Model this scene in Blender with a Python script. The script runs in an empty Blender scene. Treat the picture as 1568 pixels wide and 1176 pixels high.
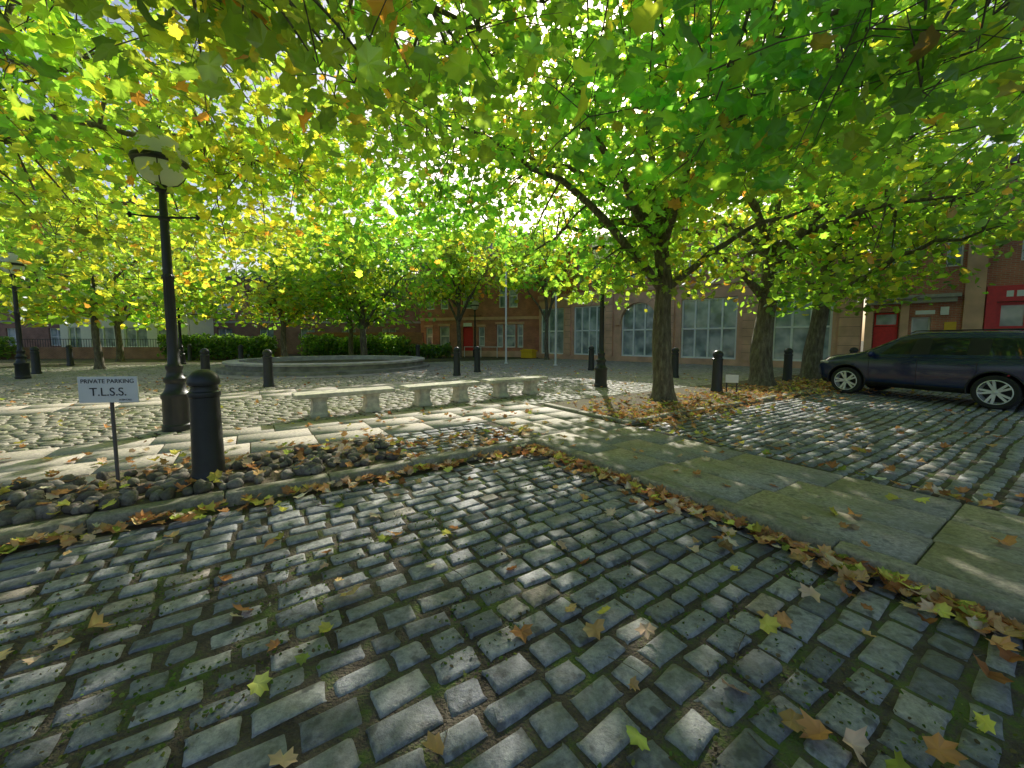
import bpy, bmesh, math, random
import numpy as np
from mathutils import Vector, Matrix, noise, Quaternion
random.seed(7)
RNG=np.random.default_rng(11)
scene=bpy.context.scene
scene.view_settings.view_transform='Standard'
scene.view_settings.look='None'
scene.view_settings.exposure=0
COL=scene.collection
# ---------------- site frame ----------------
TH=math.radians(33.5)
E1=np.array([math.cos(TH),math.sin(TH)]);E2=np.array([-math.sin(TH),math.cos(TH)])
C0=np.array([0.35,5.72])
def ST(s,t): return C0+E1*s+E2*t
# ---------------- materials ----------------
def newmat(name):
    m=bpy.data.materials.new(name);m.use_nodes=True
    nt=m.node_tree
    return m,nt,nt.nodes['Principled BSDF']
def N(nt,t,**kw):
    n=nt.nodes.new(t)
    for k,v in kw.items(): setattr(n,k,v)
    return n
def simple(name,col,rough=.6,metal=0,spec=.5,var=.15,scale=8,bump=.0,bscale=40,coat=0):
    m,nt,b=newmat(name)
    tc=N(nt,'ShaderNodeTexCoord');no=N(nt,'ShaderNodeTexNoise');no.inputs['Scale'].default_value=scale;no.inputs['Detail'].default_value=4
    nt.links.new(tc.outputs['Object'],no.inputs['Vector'])
    r=N(nt,'ShaderNodeValToRGB')
    r.color_ramp.elements[0].position=.3;r.color_ramp.elements[1].position=.7
    r.color_ramp.elements[0].color=(*[c*(1-var) for c in col],1);r.color_ramp.elements[1].color=(*[min(1,c*(1+var)) for c in col],1)
    nt.links.new(no.outputs['Fac'],r.inputs['Fac']);nt.links.new(r.outputs['Color'],b.inputs['Base Color'])
    b.inputs['Roughness'].default_value=rough;b.inputs['Metallic'].default_value=metal;b.inputs['Specular IOR Level'].default_value=spec
    b.inputs['Coat Weight'].default_value=coat
    if bump>0:
        n2=N(nt,'ShaderNodeTexNoise');n2.inputs['Scale'].default_value=bscale;n2.inputs['Detail'].default_value=4
        nt.links.new(tc.outputs['Object'],n2.inputs['Vector'])
        bp=N(nt,'ShaderNodeBump');bp.inputs['Strength'].default_value=bump;bp.inputs['Distance'].default_value=.02
        nt.links.new(n2.outputs['Fac'],bp.inputs['Height']);nt.links.new(bp.outputs['Normal'],b.inputs['Normal'])
    return m
def ramp(nt,stops):
    r=N(nt,'ShaderNodeValToRGB');e=r.color_ramp.elements
    e[0].position=stops[0][0];e[0].color=(*stops[0][1],1)
    e[1].position=stops[-1][0];e[1].color=(*stops[-1][1],1)
    for p,c in stops[1:-1]:
        x=e.new(p);x.color=(*c,1)
    return r
def mixc(nt,fac,a,b,bt='MIX'):
    m=N(nt,'ShaderNodeMix',data_type='RGBA',blend_type=bt)
    for sock,v in ((m.inputs[0],fac),(m.inputs[6],a),(m.inputs[7],b)):
        if hasattr(v,'is_output') : nt.links.new(v,sock)
        elif isinstance(v,(int,float)): sock.default_value=v
        else: sock.default_value=(*v,1)
    return m.outputs[2]
def tilemat(name,stops,rough,moss=None,mossamt=.5,bump=.5,spots=None,rv=.12,spec=.35):
    m,nt,b=newmat(name)
    b.inputs['Specular IOR Level'].default_value=spec
    at=N(nt,'ShaderNodeAttribute',attribute_name='rnd')
    ge=N(nt,'ShaderNodeNewGeometry')
    r=ramp(nt,stops);nt.links.new(at.outputs['Fac'],r.inputs['Fac'])
    no=N(nt,'ShaderNodeTexNoise');no.inputs['Scale'].default_value=26;no.inputs['Detail'].default_value=5;no.inputs['Roughness'].default_value=.75
    nt.links.new(ge.outputs['Position'],no.inputs['Vector'])
    g=ramp(nt,[(.3,(.45,.45,.45)),(.5,(.92,.92,.92)),(.72,(1.45,1.43,1.4))]);nt.links.new(no.outputs['Fac'],g.inputs['Fac'])
    col=mixc(nt,1.0,r.outputs['Color'],g.outputs['Color'],'MULTIPLY')
    if moss:
        n3=N(nt,'ShaderNodeTexNoise');n3.inputs['Scale'].default_value=1.7;n3.inputs['Detail'].default_value=6;n3.inputs['Roughness'].default_value=.74
        nt.links.new(ge.outputs['Position'],n3.inputs['Vector'])
        mr=ramp(nt,[(.48,(0,0,0)),(.66,(mossamt,)*3)]);nt.links.new(n3.outputs['Fac'],mr.inputs['Fac'])
        col=mixc(nt,mr.outputs['Color'],col,moss)
    if spots:
        vo=N(nt,'ShaderNodeTexNoise');vo.inputs['Scale'].default_value=9;vo.inputs['Detail'].default_value=3
        nt.links.new(ge.outputs['Position'],vo.inputs['Vector'])
        sr=ramp(nt,[(.6,(0,0,0)),(.66,(.75,.75,.75))]);nt.links.new(vo.outputs['Fac'],sr.inputs['Fac'])
        col=mixc(nt,sr.outputs['Color'],col,spots)
    nt.links.new(col,b.inputs['Base Color'])
    rr=N(nt,'ShaderNodeMapRange');rr.inputs['To Min'].default_value=rough-rv;rr.inputs['To Max'].default_value=rough+rv
    nt.links.new(no.outputs['Fac'],rr.inputs['Value']);nt.links.new(rr.outputs[0],b.inputs['Roughness'])
    bp=N(nt,'ShaderNodeBump');bp.inputs['Strength'].default_value=bump;bp.inputs['Distance'].default_value=.015
    nt.links.new(no.outputs['Fac'],bp.inputs['Height']);nt.links.new(bp.outputs['Normal'],b.inputs['Normal'])
    return m
M_sett=tilemat('granite_setts',[(0,(.18,.185,.205)),(.35,(.27,.28,.3)),(.75,(.36,.365,.37)),(.93,(.46,.45,.43)),(1,(.48,.37,.31))],.56,moss=(.17,.185,.1),mossamt=.5,spots=(.09,.09,.09),bump=.75)
M_settB=tilemat('plaza_setts',[(0,(.31,.29,.24)),(.5,(.4,.37,.31)),(1,(.48,.43,.37))],.65,moss=(.24,.28,.09),mossamt=.7,bump=.6)
M_flag=tilemat('stone_flags',[(0,(.47,.425,.36)),(.5,(.52,.47,.4)),(1,(.56,.5,.43))],.75,moss=(.36,.32,.23),mossamt=.5,bump=.3,rv=.08)
M_flag2=tilemat('stained_flags',[(0,(.36,.33,.25)),(.5,(.41,.375,.29)),(1,(.47,.43,.34))],.75,moss=(.25,.24,.13),mossamt=.8,bump=.4,spots=(.19,.18,.14),rv=.08)
M_kerb=tilemat('kerb_stone',[(0,(.31,.29,.22)),(1,(.41,.37,.3))],.8,moss=(.19,.2,.09),mossamt=.8,bump=.6)
def soilmat(name,a,b_,c,s=3):
    m,nt,b=newmat(name)
    ge=N(nt,'ShaderNodeNewGeometry')
    no=N(nt,'ShaderNodeTexNoise');no.inputs['Scale'].default_value=s;no.inputs['Detail'].default_value=7;no.inputs['Roughness'].default_value=.8
    nt.links.new(ge.outputs['Position'],no.inputs['Vector'])
    r=ramp(nt,[(.36,a),(.5,b_),(.6,c)]);nt.links.new(no.outputs['Fac'],r.inputs['Fac'])
    nt.links.new(r.outputs['Color'],b.inputs['Base Color']);b.inputs['Roughness'].default_value=.95;b.inputs['Specular IOR Level'].default_value=.2
    n2=N(nt,'ShaderNodeTexNoise');n2.inputs['Scale'].default_value=70;n2.inputs['Detail'].default_value=3
    nt.links.new(ge.outputs['Position'],n2.inputs['Vector'])
    bp=N(nt,'ShaderNodeBump');bp.inputs['Strength'].default_value=1;bp.inputs['Distance'].default_value=.02
    nt.links.new(n2.outputs['Fac'],bp.inputs['Height']);nt.links.new(bp.outputs['Normal'],b.inputs['Normal'])
    return m
M_joint=soilmat('joint_soil',(.075,.06,.045),(.13,.11,.08),(.13,.175,.05))
M_soil=soilmat('bed_soil',(.13,.105,.075),(.19,.155,.11),(.18,.19,.08),5)
def barkmat():
    m,nt,b=newmat('bark')
    tc=N(nt,'ShaderNodeNewGeometry');mp=N(nt,'ShaderNodeMapping');mp.inputs['Scale'].default_value=(9,9,2.2)
    nt.links.new(tc.outputs['Position'],mp.inputs['Vector'])
    no=N(nt,'ShaderNodeTexNoise');no.inputs['Scale'].default_value=1.6;no.inputs['Detail'].default_value=6;no.inputs['Roughness'].default_value=.7
    nt.links.new(mp.outputs[0],no.inputs['Vector'])
    r=ramp(nt,[(.32,(.07,.056,.04)),(.5,(.15,.127,.088)),(.66,(.27,.24,.165))]);nt.links.new(no.outputs['Fac'],r.inputs['Fac'])
    nt.links.new(r.outputs['Color'],b.inputs['Base Color']);b.inputs['Roughness'].default_value=.9
    bp=N(nt,'ShaderNodeBump');bp.inputs['Strength'].default_value=1;bp.inputs['Distance'].default_value=.05
    nt.links.new(no.outputs['Fac'],bp.inputs['Height']);nt.links.new(bp.outputs['Normal'],b.inputs['Normal'])
    return m
M_bark=barkmat()
def leafmat(name,tgain,mixf=.5,gl=.06):
    m,nt,b=newmat(name);nt.nodes.remove(b)
    at=N(nt,'ShaderNodeAttribute',attribute_name='lc')
    di=N(nt,'ShaderNodeBsdfDiffuse');nt.links.new(at.outputs['Color'],di.inputs['Color'])
    tr=N(nt,'ShaderNodeBsdfTranslucent')
    c=mixc(nt,1.0,at.outputs['Color'],tgain,'MULTIPLY');nt.links.new(c,tr.inputs['Color'])
    mx=N(nt,'ShaderNodeMixShader');mx.inputs[0].default_value=mixf
    nt.links.new(di.outputs[0],mx.inputs[1]);nt.links.new(tr.outputs[0],mx.inputs[2])
    out=mx
    if gl>0:
        g=N(nt,'ShaderNodeBsdfGlossy');g.inputs['Roughness'].default_value=.4;g.inputs['Color'].default_value=(.9,.95,1,1)
        m2=N(nt,'ShaderNodeMixShader');m2.inputs[0].default_value=gl
        nt.links.new(mx.outputs[0],m2.inputs[1]);nt.links.new(g.outputs[0],m2.inputs[2]);out=m2
    nt.links.new(out.outputs[0],nt.nodes['Material Output'].inputs['Surface'])
    return m
M_leaf=leafmat('tree_leaves',(4.2,3.7,1.7),.66)
M_litter=leafmat('fallen_leaves',(1.1,1.0,.9),.2,0)
M_black=simple('black_cast_iron',(.025,.028,.028),.4,spec=.5,bump=.15,bscale=30)
def opalm():
    m,nt,b=newmat('opal_glass');b.inputs['Base Color'].default_value=(.85,.87,.81,1);b.inputs['Roughness'].default_value=.2
    tr=N(nt,'ShaderNodeBsdfTranslucent');tr.inputs['Color'].default_value=(.95,.97,.9,1)
    mx=N(nt,'ShaderNodeMixShader');mx.inputs[0].default_value=.6
    nt.links.new(b.outputs[0],mx.inputs[1]);nt.links.new(tr.outputs[0],mx.inputs[2]);nt.links.new(mx.outputs[0],nt.nodes['Material Output'].inputs['Surface'])
    return m
M_opal=opalm()
def glassm(name,col,rough=.06,tr=0.0,spec=.9):
    m,nt,b=newmat(name);b.inputs['Base Color'].default_value=(*col,1);b.inputs['Roughness'].default_value=rough
    b.inputs['Specular IOR Level'].default_value=spec;b.inputs['Transmission Weight'].default_value=tr
    return m
def winmat():
    m,nt,b=newmat('window_glass')
    tc=N(nt,'ShaderNodeTexCoord');wv=N(nt,'ShaderNodeTexNoise');wv.inputs['Scale'].default_value=1.4;wv.inputs['Detail'].default_value=2
    nt.links.new(tc.outputs['Object'],wv.inputs['Vector'])
    r=ramp(nt,[(.35,(.16,.22,.22)),(.5,(.32,.4,.4)),(.65,(.55,.6,.6))]);nt.links.new(wv.outputs['Fac'],r.inputs['Fac'])  # pale blotches paint reflections and blinds behind the glass into its colour
    nt.links.new(r.outputs['Color'],b.inputs['Base Color']);b.inputs['Roughness'].default_value=.05;b.inputs['Specular IOR Level'].default_value=1.0
    return m
M_win=winmat()
M_sand=simple('sandstone',(.68,.41,.27),.85,var=.2,scale=1.6,bump=.3,bscale=25)
def brickmat(name,c1,c2,mo):
    m,nt,b=newmat(name)
    tc=N(nt,'ShaderNodeTexCoord');sp=N(nt,'ShaderNodeSeparateXYZ');cb=N(nt,'ShaderNodeCombineXYZ')
    nt.links.new(tc.outputs['Object'],sp.inputs[0])
    ad=N(nt,'ShaderNodeMath',operation='ADD');nt.links.new(sp.outputs[0],ad.inputs[0]);nt.links.new(sp.outputs[1],ad.inputs[1])
    nt.links.new(ad.outputs[0],cb.inputs[0]);nt.links.new(sp.outputs[2],cb.inputs[1])
    br=N(nt,'ShaderNodeTexBrick');br.inputs['Scale'].default_value=1;br.inputs['Brick Width'].default_value=.225;br.inputs['Row Height'].default_value=.075
    br.inputs['Mortar Size'].default_value=.008;br.inputs['Color1'].default_value=(*c1,1);br.inputs['Color2'].default_value=(*c2,1);br.inputs['Mortar'].default_value=(*mo,1)
    nt.links.new(cb.outputs[0],br.inputs['Vector'])
    no=N(nt,'ShaderNodeTexNoise');no.inputs['Scale'].default_value=1.3;no.inputs['Detail'].default_value=5
    nt.links.new(tc.outputs['Object'],no.inputs['Vector'])
    g=ramp(nt,[(.3,(.7,.7,.7)),(.7,(1.2,1.2,1.2))]);nt.links.new(no.outputs['Fac'],g.inputs['Fac'])
    nt.links.new(mixc(nt,1.0,br.outputs['Color'],g.outputs['Color'],'MULTIPLY'),b.inputs['Base Color'])
    b.inputs['Roughness'].default_value=.85
    return m
M_brick=brickmat('red_brick',(.56,.19,.11),(.46,.15,.085),(.45,.34,.26))
M_brickd=brickmat('brown_brick',(.36,.16,.1),(.29,.13,.085),(.36,.3,.24))
M_slate=simple('slate_roof',(.1,.11,.125),.7,bump=.4,bscale=8)
M_white=simple('white_paint',(.82,.82,.8),.5,var=.04)
M_frame=simple('window_frame',(.82,.85,.82),.5,var=.05)
M_red=simple('red_paint',(.7,.03,.03),.4,var=.1)
M_yel=simple('yellow_plastic',(.8,.5,.02),.5,var=.08)
M_grey=simple('grey_stone_trim',(.4,.38,.34),.8)
M_bench=simple('bench_stone',(.6,.56,.45),.8,var=.28,scale=9,bump=.5,bscale=60)
M_fount=simple('basin_stone',(.26,.25,.215),.85,var=.35,scale=3,bump=.5,bscale=20)
M_cope=simple('coping_stone',(.48,.45,.38),.8,var=.25,scale=3,bump=.4,bscale=20)
# ---------------- mesh helpers ----------------
def link(ob,parent=None):
    COL.objects.link(ob)
    if parent: ob.parent=parent
    return ob
def empty(name,loc=(0,0,0),rz=0):
    e=bpy.data.objects.new(name,None);e.location=loc;e.rotation_euler=(0,0,rz);e.empty_display_size=.3
    return link(e)
def np_mesh(name,V,F,mat,smooth=True,attr=None,color=None):
    me=bpy.data.meshes.new(name);k=F.shape[1]
    me.vertices.add(len(V));me.vertices.foreach_set('co',V.astype(np.float32).ravel())
    me.loops.add(F.size);me.loops.foreach_set('vertex_index',F.astype(np.int32).ravel())
    me.polygons.add(len(F));me.polygons.foreach_set('loop_start',(np.arange(len(F))*k).astype(np.int32))
    me.polygons.foreach_set('use_smooth',np.full(len(F),smooth))
    me.update(calc_edges=True)
    if attr is not None:
        a=me.attributes.new('rnd','FLOAT','POINT');a.data.foreach_set('value',attr.astype(np.float32))
    if color is not None:
        a=me.attributes.new('lc','FLOAT_COLOR','POINT')
        c=np.ones((len(V),4),np.float32);c[:,:3]=color;a.data.foreach_set('color',c.ravel())
    me.materials.append(mat)
    return me
def obj(name,me,parent=None,loc=None,rz=0):
    o=bpy.data.objects.new(name,me)
    if loc is not None:o.location=loc
    o.rotation_euler=(0,0,rz)
    return link(o,parent)
def tiles(name,T,mat,insets,drops,depth,noiseamp=0,parent=None):
    T=np.asarray(T,float);n=len(T)
    ax=[(-1,i) for i in range(len(insets))]+[(1,i) for i in reversed(range(len(insets)))]
    K=len(ax)
    sx=np.array([a[0] for a in ax]);ii=np.array([a[1] for a in ax])
    ins=np.array(insets);dr=np.array(drops)
    SX,SY=np.meshgrid(sx,sx,indexing='ij');IX,IY=np.meshgrid(ii,ii,indexing='ij')
    SX=SX.ravel();SY=SY.ravel();IX=IX.ravel();IY=IY.ravel()
    corner=((IX==0)&(IY==0))*min(.014,ins[-1]*.6)
    x=SX[None]*(T[:,2:3]/2-ins[IX][None]-corner[None]);y=SY[None]*(T[:,3:4]/2-ins[IY][None]-corner[None])
    z=-np.maximum(dr[IX],dr[IY])[None]-.4*np.minimum(dr[IX],dr[IY])[None]*((IX>0)&(IY>0))[None]
    z=np.repeat(z,n,0)
    if noiseamp>0:
        edge=((IX==0)|(IY==0))[None]
        nz=RNG.normal(0,1,(n,K*K,3))*noiseamp
        x=x+nz[:,:,0]*2.4;y=y+nz[:,:,1]*2.4;z=z+np.where(edge,0,nz[:,:,2])
    z=z+x*T[:,6:7]+y*T[:,7:8]+T[:,5:6]
    c=np.cos(T[:,4:5]);s=np.sin(T[:,4:5])
    X=T[:,0:1]+c*x-s*y;Y=T[:,1:2]+s*x+c*y
    V=np.stack([X,Y,z],-1).reshape(-1,3)
    q=[]
    for i in range(K-1):
        for j in range(K-1):
            a=i*K+j;q.append((a,a+K,a+K+1,a+1))
    q=np.array(q);F=(q[None]+(np.arange(n)*K*K)[:,None,None]).reshape(-1,4)
    me=np_mesh(name,V,F,mat,True,attr=np.repeat(T[:,8],K*K))
    return obj(name,me,parent)
def boxes(name,L,mat,parent=None,bevel=0,loc=None,rz=0):
    bm=bmesh.new()
    for b in L:
        x0,x1,y0,y1,z0,z1=b
        m=Matrix.Translation(((x0+x1)/2,(y0+y1)/2,(z0+z1)/2))@Matrix.Diagonal((x1-x0,y1-y0,z1-z0,1))
        bmesh.ops.create_cube(bm,size=1,matrix=m)
    if bevel>0: bmesh.ops.bevel(bm,geom=bm.edges[:],offset=bevel,segments=2,affect='EDGES',profile=.6)
    me=bpy.data.meshes.new(name);bm.to_mesh(me);bm.free();me.materials.append(mat)
    return obj(name,me,parent,loc,rz)
def lathe_me(name,prof,seg,mat,smooth=True,flute=0,fl=None):
    V=[];F=[]
    for r,z in prof:
        for i in range(seg):
            a=2*math.pi*i/seg;rr=r
            if flute and fl and fl[0]<z<fl[1] : rr=r*(1-flute*(i%2))
            V.append((rr*math.cos(a),rr*math.sin(a),z))
    for j in range(len(prof)-1):
        for i in range(seg):
            k=(i+1)%seg;F.append((j*seg+i,j*seg+k,(j+1)*seg+k,(j+1)*seg+i))
    me=bpy.data.meshes.new(name);me.from_pydata(V,[],F);me.materials.append(mat)
    me.polygons.foreach_set('use_smooth',[smooth]*len(F));me.update()
    if smooth:
        try: me.set_sharp_from_angle(angle=math.radians(40))
        except Exception: pass
    return me
def sheet(name,pts,z,mat):
    me=bpy.data.meshes.new(name);me.from_pydata([(p[0],p[1],z) for p in pts],[],[tuple(range(len(pts)))]);me.materials.append(mat);me.update()
    return obj(name,me)
def rect(s0,s1,t0,t1): return [ST(s0,t0),ST(s1,t0),ST(s1,t1),ST(s0,t1)]
# ---------------- ground ----------------
sheet('ground',[(-400,-400),(400,-400),(400,400),(-400,400)],-.116,M_joint)
sheet('plaza_ground',rect(-70,70,.05,80),-.018,M_joint)
sheet('path_ground',rect(.05,1.95,-30,.05),-.02,M_joint)
sheet('parking_ground',rect(1.95,60,-30,.05),-.051,M_joint)
FC=np.array([-9.6,21.0])
def setts(name,regions,w,d,z,mat,hi,excl=None,gap=.03):
    T=[]
    for (s0,s1,t0,t1) in regions:
        t=t0
        while t+d*.8<t1:
            dd=d*RNG.uniform(.88,1.12)
            s=s0-RNG.uniform(0,w)
            while s<s1:
                ww=w*RNG.uniform(.66,1.24)
                a,b=max(s,s0),min(s+ww,s1)
                if b-a>w*.35:
                    cs,ct=(a+b)/2,t+dd/2
                    p=ST(cs,ct)
                    if excl is None or not excl(p,cs,ct):
                        wob=.018*math.sin(cs*2.1+ct)+.016*math.sin(cs*.7+2*ct)
                        p=p+E2*wob
                        T.append((p[0],p[1],b-a-gap*RNG.uniform(.6,1.7),dd-gap*RNG.uniform(.6,1.6),TH+RNG.normal(0,.04),z+RNG.normal(0,.0035)+.008*math.sin(cs*1.3)*math.sin(ct*1.1+1),RNG.normal(0,.02),RNG.normal(0,.02),RNG.random()))
                s+=ww
            t+=dd
    if hi: return tiles(name,T,mat,[0,.006,.024],[.035,.006,0],.05,.002)
    return tiles(name,T,mat,[0,.018],[.022,0],.05,.0)
setts('cobbled_parking_bay',[(-13,-.01,-9,-.01)],.27,.165,-.1,M_sett,True)
setts('cobbled_parking_bay_beyond_path',[(2.08,17,-11,-.02)],.27,.165,-.035,M_sett,False)
def exf(p,s,t):
    return np.hypot(*(p-FC))<6.2 or (7.4<t<8.9 and s<2)
setts('sett_strip',[(-1.95,-.02,.17,1.6)],.25,.155,0,M_sett,True)
setts('cobbled_plaza',[(-26,1.9,3.42,27),(1.9,28,2.65,20)],.25,.16,0,M_settB,False,exf)
def flags(name,s0,s1,t0,t1,ws,dt,z,mat,along='s'):
    T=[]
    if along=='s':
        t=t0
        rows=max(1,round((t1-t0)/dt));h=(t1-t0)/rows
        for r in range(rows):
            s=s0
            while s<s1-.2:
                w=min(ws*RNG.uniform(.75,1.25),s1-s)
                p=ST(s+w/2,t0+h*(r+.5));T.append((p[0],p[1],w-.01,h-.01,TH,z+RNG.normal(0,.002),RNG.normal(0,.002),RNG.normal(0,.003),RNG.random()));s+=w
    else:
        cols=max(1,round((s1-s0)/dt));h=(s1-s0)/cols
        for r in range(cols):
            t=t0
            while t<t1-.2:
                w=min(ws*RNG.uniform(.75,1.25),t1-t)
                p=ST(s0+h*(r+.5),t+w/2);T.append((p[0],p[1],h-.01,w-.01,TH,z+RNG.normal(0,.002),RNG.normal(0,.002),RNG.normal(0,.003),RNG.random()));t+=w
    return tiles(name,T,mat,[0,.007],[.02,0],.04)
flags('flagstone_path',.17,1.95,-14,1.6,.95,.62,0,M_flag2,'t')
flags('flagstone_walkway',-32,2.0,1.61,3.4,.9,.6,0,M_flag)
flags('flagstone_band',-26,2,7.4,8.9,.9,.75,0,M_flag)
def kerb(name,rs,z0,z1):
    T=[]
    for (s0,s1,t0,t1) in rs:
        L=(s1-s0) if (s1-s0)>(t1-t0) else (t1-t0);n=max(1,int(L/.9))
        for i in range(n):
            if (s1-s0)>(t1-t0):
                a=s0+(s1-s0)*i/n;b=s0+(s1-s0)*(i+1)/n;p=ST((a+b)/2,(t0+t1)/2);w,d=b-a-.01,t1-t0
            else:
                a=t0+(t1-t0)*i/n;b=t0+(t1-t0)*(i+1)/n;p=ST((s0+s1)/2,(a+b)/2);w,d=s1-s0,b-a-.01
            T.append((p[0],p[1],w,d,TH+RNG.normal(0,.004),z1+RNG.normal(0,.004),0,0,RNG.random()))
    return tiles(name,T,M_kerb,[0,.001,.014],[z1-z0,.012,0],.1,.001)
kerb('parking_kerb',[(-14,0,0,.16),(0,.16,-12,.16)],-.13,.012)
kerb('tree_bed_kerb',[(2.1,30,.06,.2),(2.1,2.24,.2,2.5)],-.05,.03)
sheet('tree_bed_soil',rect(2.24,40,.2,2.62),.0,M_soil)
sheet('planting_strip_soil',rect(-14,-1.97,.16,1.6),-.008,M_soil)
fp=[(6.15,-.02),(6.15,.002),(5.05,.004),(5.05,.14),(4.75,.15),(4.7,.16),(4.7,.36)]
fb=empty('circular_stone_basin',(FC[0],FC[1],0))
obj('basin_wall',lathe_me('basin_wall',fp,96,M_fount),fb)
obj('basin_coping',lathe_me('basin_coping',[(4.68,.36),(4.8,.365),(4.81,.45),(4.78,.47),(4.2,.48),(4.17,.45),(4.17,.15)],96,M_cope),fb)
obj('basin_fill',lathe_me('basin_fill',[(4.17,.22),(.01,.26)],96,M_soil),fb)
# ---------------- rounded stones in planting strip ----------------
def stones():
    bm=bmesh.new();bmesh.ops.create_icosphere(bm,subdivisions=2,radius=1)
    bv=np.array([v.co[:] for v in bm.verts]);bf=np.array([[v.index for v in f.verts] for f in bm.faces]);bm.free()
    V=[];F=[];R=[];k=0
    for i in range(430):
        s=RNG.uniform(-7.5,-1.95);t=.24+1.15*RNG.random()**1.5
        if RNG.random()<.12: s=RNG.uniform(-13,-7.5)
        if s>-2.6 and RNG.random()<.4: continue
        p=ST(s,t)
        sz=RNG.uniform(.04,.08)
        sc=np.array([RNG.uniform(.8,1.3),RNG.uniform(.7,1.1),RNG.uniform(.6,1.0)])*sz
        v=bv.copy();ph=RNG.uniform(0,6,3)
        v*=1+.13*np.sin(v[:,[1]]*3+ph[0])+.1*np.sin(v[:,[0]]*4+ph[1])+.05*RNG.normal(size=(len(v),1))
        v*=sc;a=RNG.uniform(0,6.28);c,s_=math.cos(a),math.sin(a)
        v=np.stack([v[:,0]*c-v[:,1]*s_,v[:,0]*s_+v[:,1]*c,v[:,2]],1)+np.array([p[0],p[1],sz*.4])
        V.append(v);F.append(bf+k);k+=len(v);R.append(np.full(len(v),RNG.random()))
    M=tilemat('cobble_stones',[(0,(.13,.11,.095)),(.5,(.2,.175,.145)),(1,(.31,.28,.24))],.8,moss=(.13,.14,.06),mossamt=.5,bump=.6)
    obj('rounded_stones',np_mesh('rounded_stones',np.concatenate(V),np.concatenate(F),M,True,attr=np.concatenate(R)))
stones()
# ---------------- leaves ----------------
H=[(.0,-.42),(.42,-.52),(.6,-.18),(.98,.12),(.66,.3),(.66,.7),(.27,.6)]
OUT=H+[(0,1.0)]+[(-x,y) for x,y in reversed(H[1:])]
LT=np.array([(0,.0)]+OUT)
LF=np.array([(0,1+i,1+(i+1)%len(OUT)) for i in range(len(OUT))])
H2=[(0,-.4),(.75,-.2),(.8,.45)]
OUT2=H2+[(0,1.0)]+[(-x,y) for x,y in reversed(H2[1:])]
LT2=np.array(OUT2)
LF2=np.array([(0,1,5),(1,2,5),(2,4,5),(2,3,4)])
def leaves_mesh(name,P,Nn,size,color,curl,mat,rng,simple_=False,vv=.0):
    T=LT2 if simple_ else LT;FF=LF2 if simple_ else LF
    n=len(P);Nn=Nn/np.linalg.norm(Nn,axis=1,keepdims=True)
    ref=rng.normal(size=(n,3));U=np.cross(ref,Nn);U/=np.linalg.norm(U,axis=1,keepdims=True);W=np.cross(Nn,U)
    x=T[:,0][None]*size[:,None]*(1+rng.normal(0,.09,(n,len(T))));y=T[:,1][None]*size[:,None]*(1+rng.normal(0,.09,(n,len(T))))
    z=(np.abs(T[:,0])[None]*curl[:,None]+(T[:,1]**2)[None]*curl[:,None]*.5*rng.choice([-1,1],(n,1)))*size[:,None]
    z=z+rng.normal(0,.06,(n,len(T)))*size[:,None]
    V=P[:,None]+x[...,None]*U[:,None]+y[...,None]*W[:,None]+z[...,None]*Nn[:,None]
    F=(FF[None]+(np.arange(n)*len(T))[:,None,None]).reshape(-1,3)
    cc=np.repeat(color,len(T),0)
    if vv>0:
        f=1+rng.normal(0,vv,(n,len(T)));f[:,0]*=1.2
        cc=np.clip(cc*f.reshape(-1,1),.005,.9)
    return np_mesh(name,V.reshape(-1,3),F,mat,False,color=cc)
def palette(rng,n,pal,w,var=.22):
    pal=np.array(pal);i=rng.choice(len(pal),n,p=np.array(w)/sum(w))
    return np.clip(pal[i]*(1+rng.normal(0,var,(n,1))),.005,.9)
GREENS=[(.09,.19,.032),(.13,.24,.04),(.175,.27,.038),(.26,.29,.04),(.3,.17,.04)]
CAM=np.array([0,0,1.5])
def curve(name,splines,mat,parent,res):
    cu=bpy.data.curves.new(name,'CURVE');cu.dimensions='3D';cu.bevel_depth=1;cu.bevel_resolution=res;cu.use_fill_caps=False
    for pts in splines:
        sp=cu.splines.new('POLY');sp.points.add(len(pts)-1)
        co=np.ones((len(pts),4),np.float32);co[:,:3]=[p[:3] for p in pts]
        sp.points.foreach_set('co',co.ravel());sp.points.foreach_set('radius',[p[3] for p in pts])
        sp.use_smooth=True
    cu.materials.append(mat)
    return link(bpy.data.objects.new(name,cu),parent)
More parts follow.
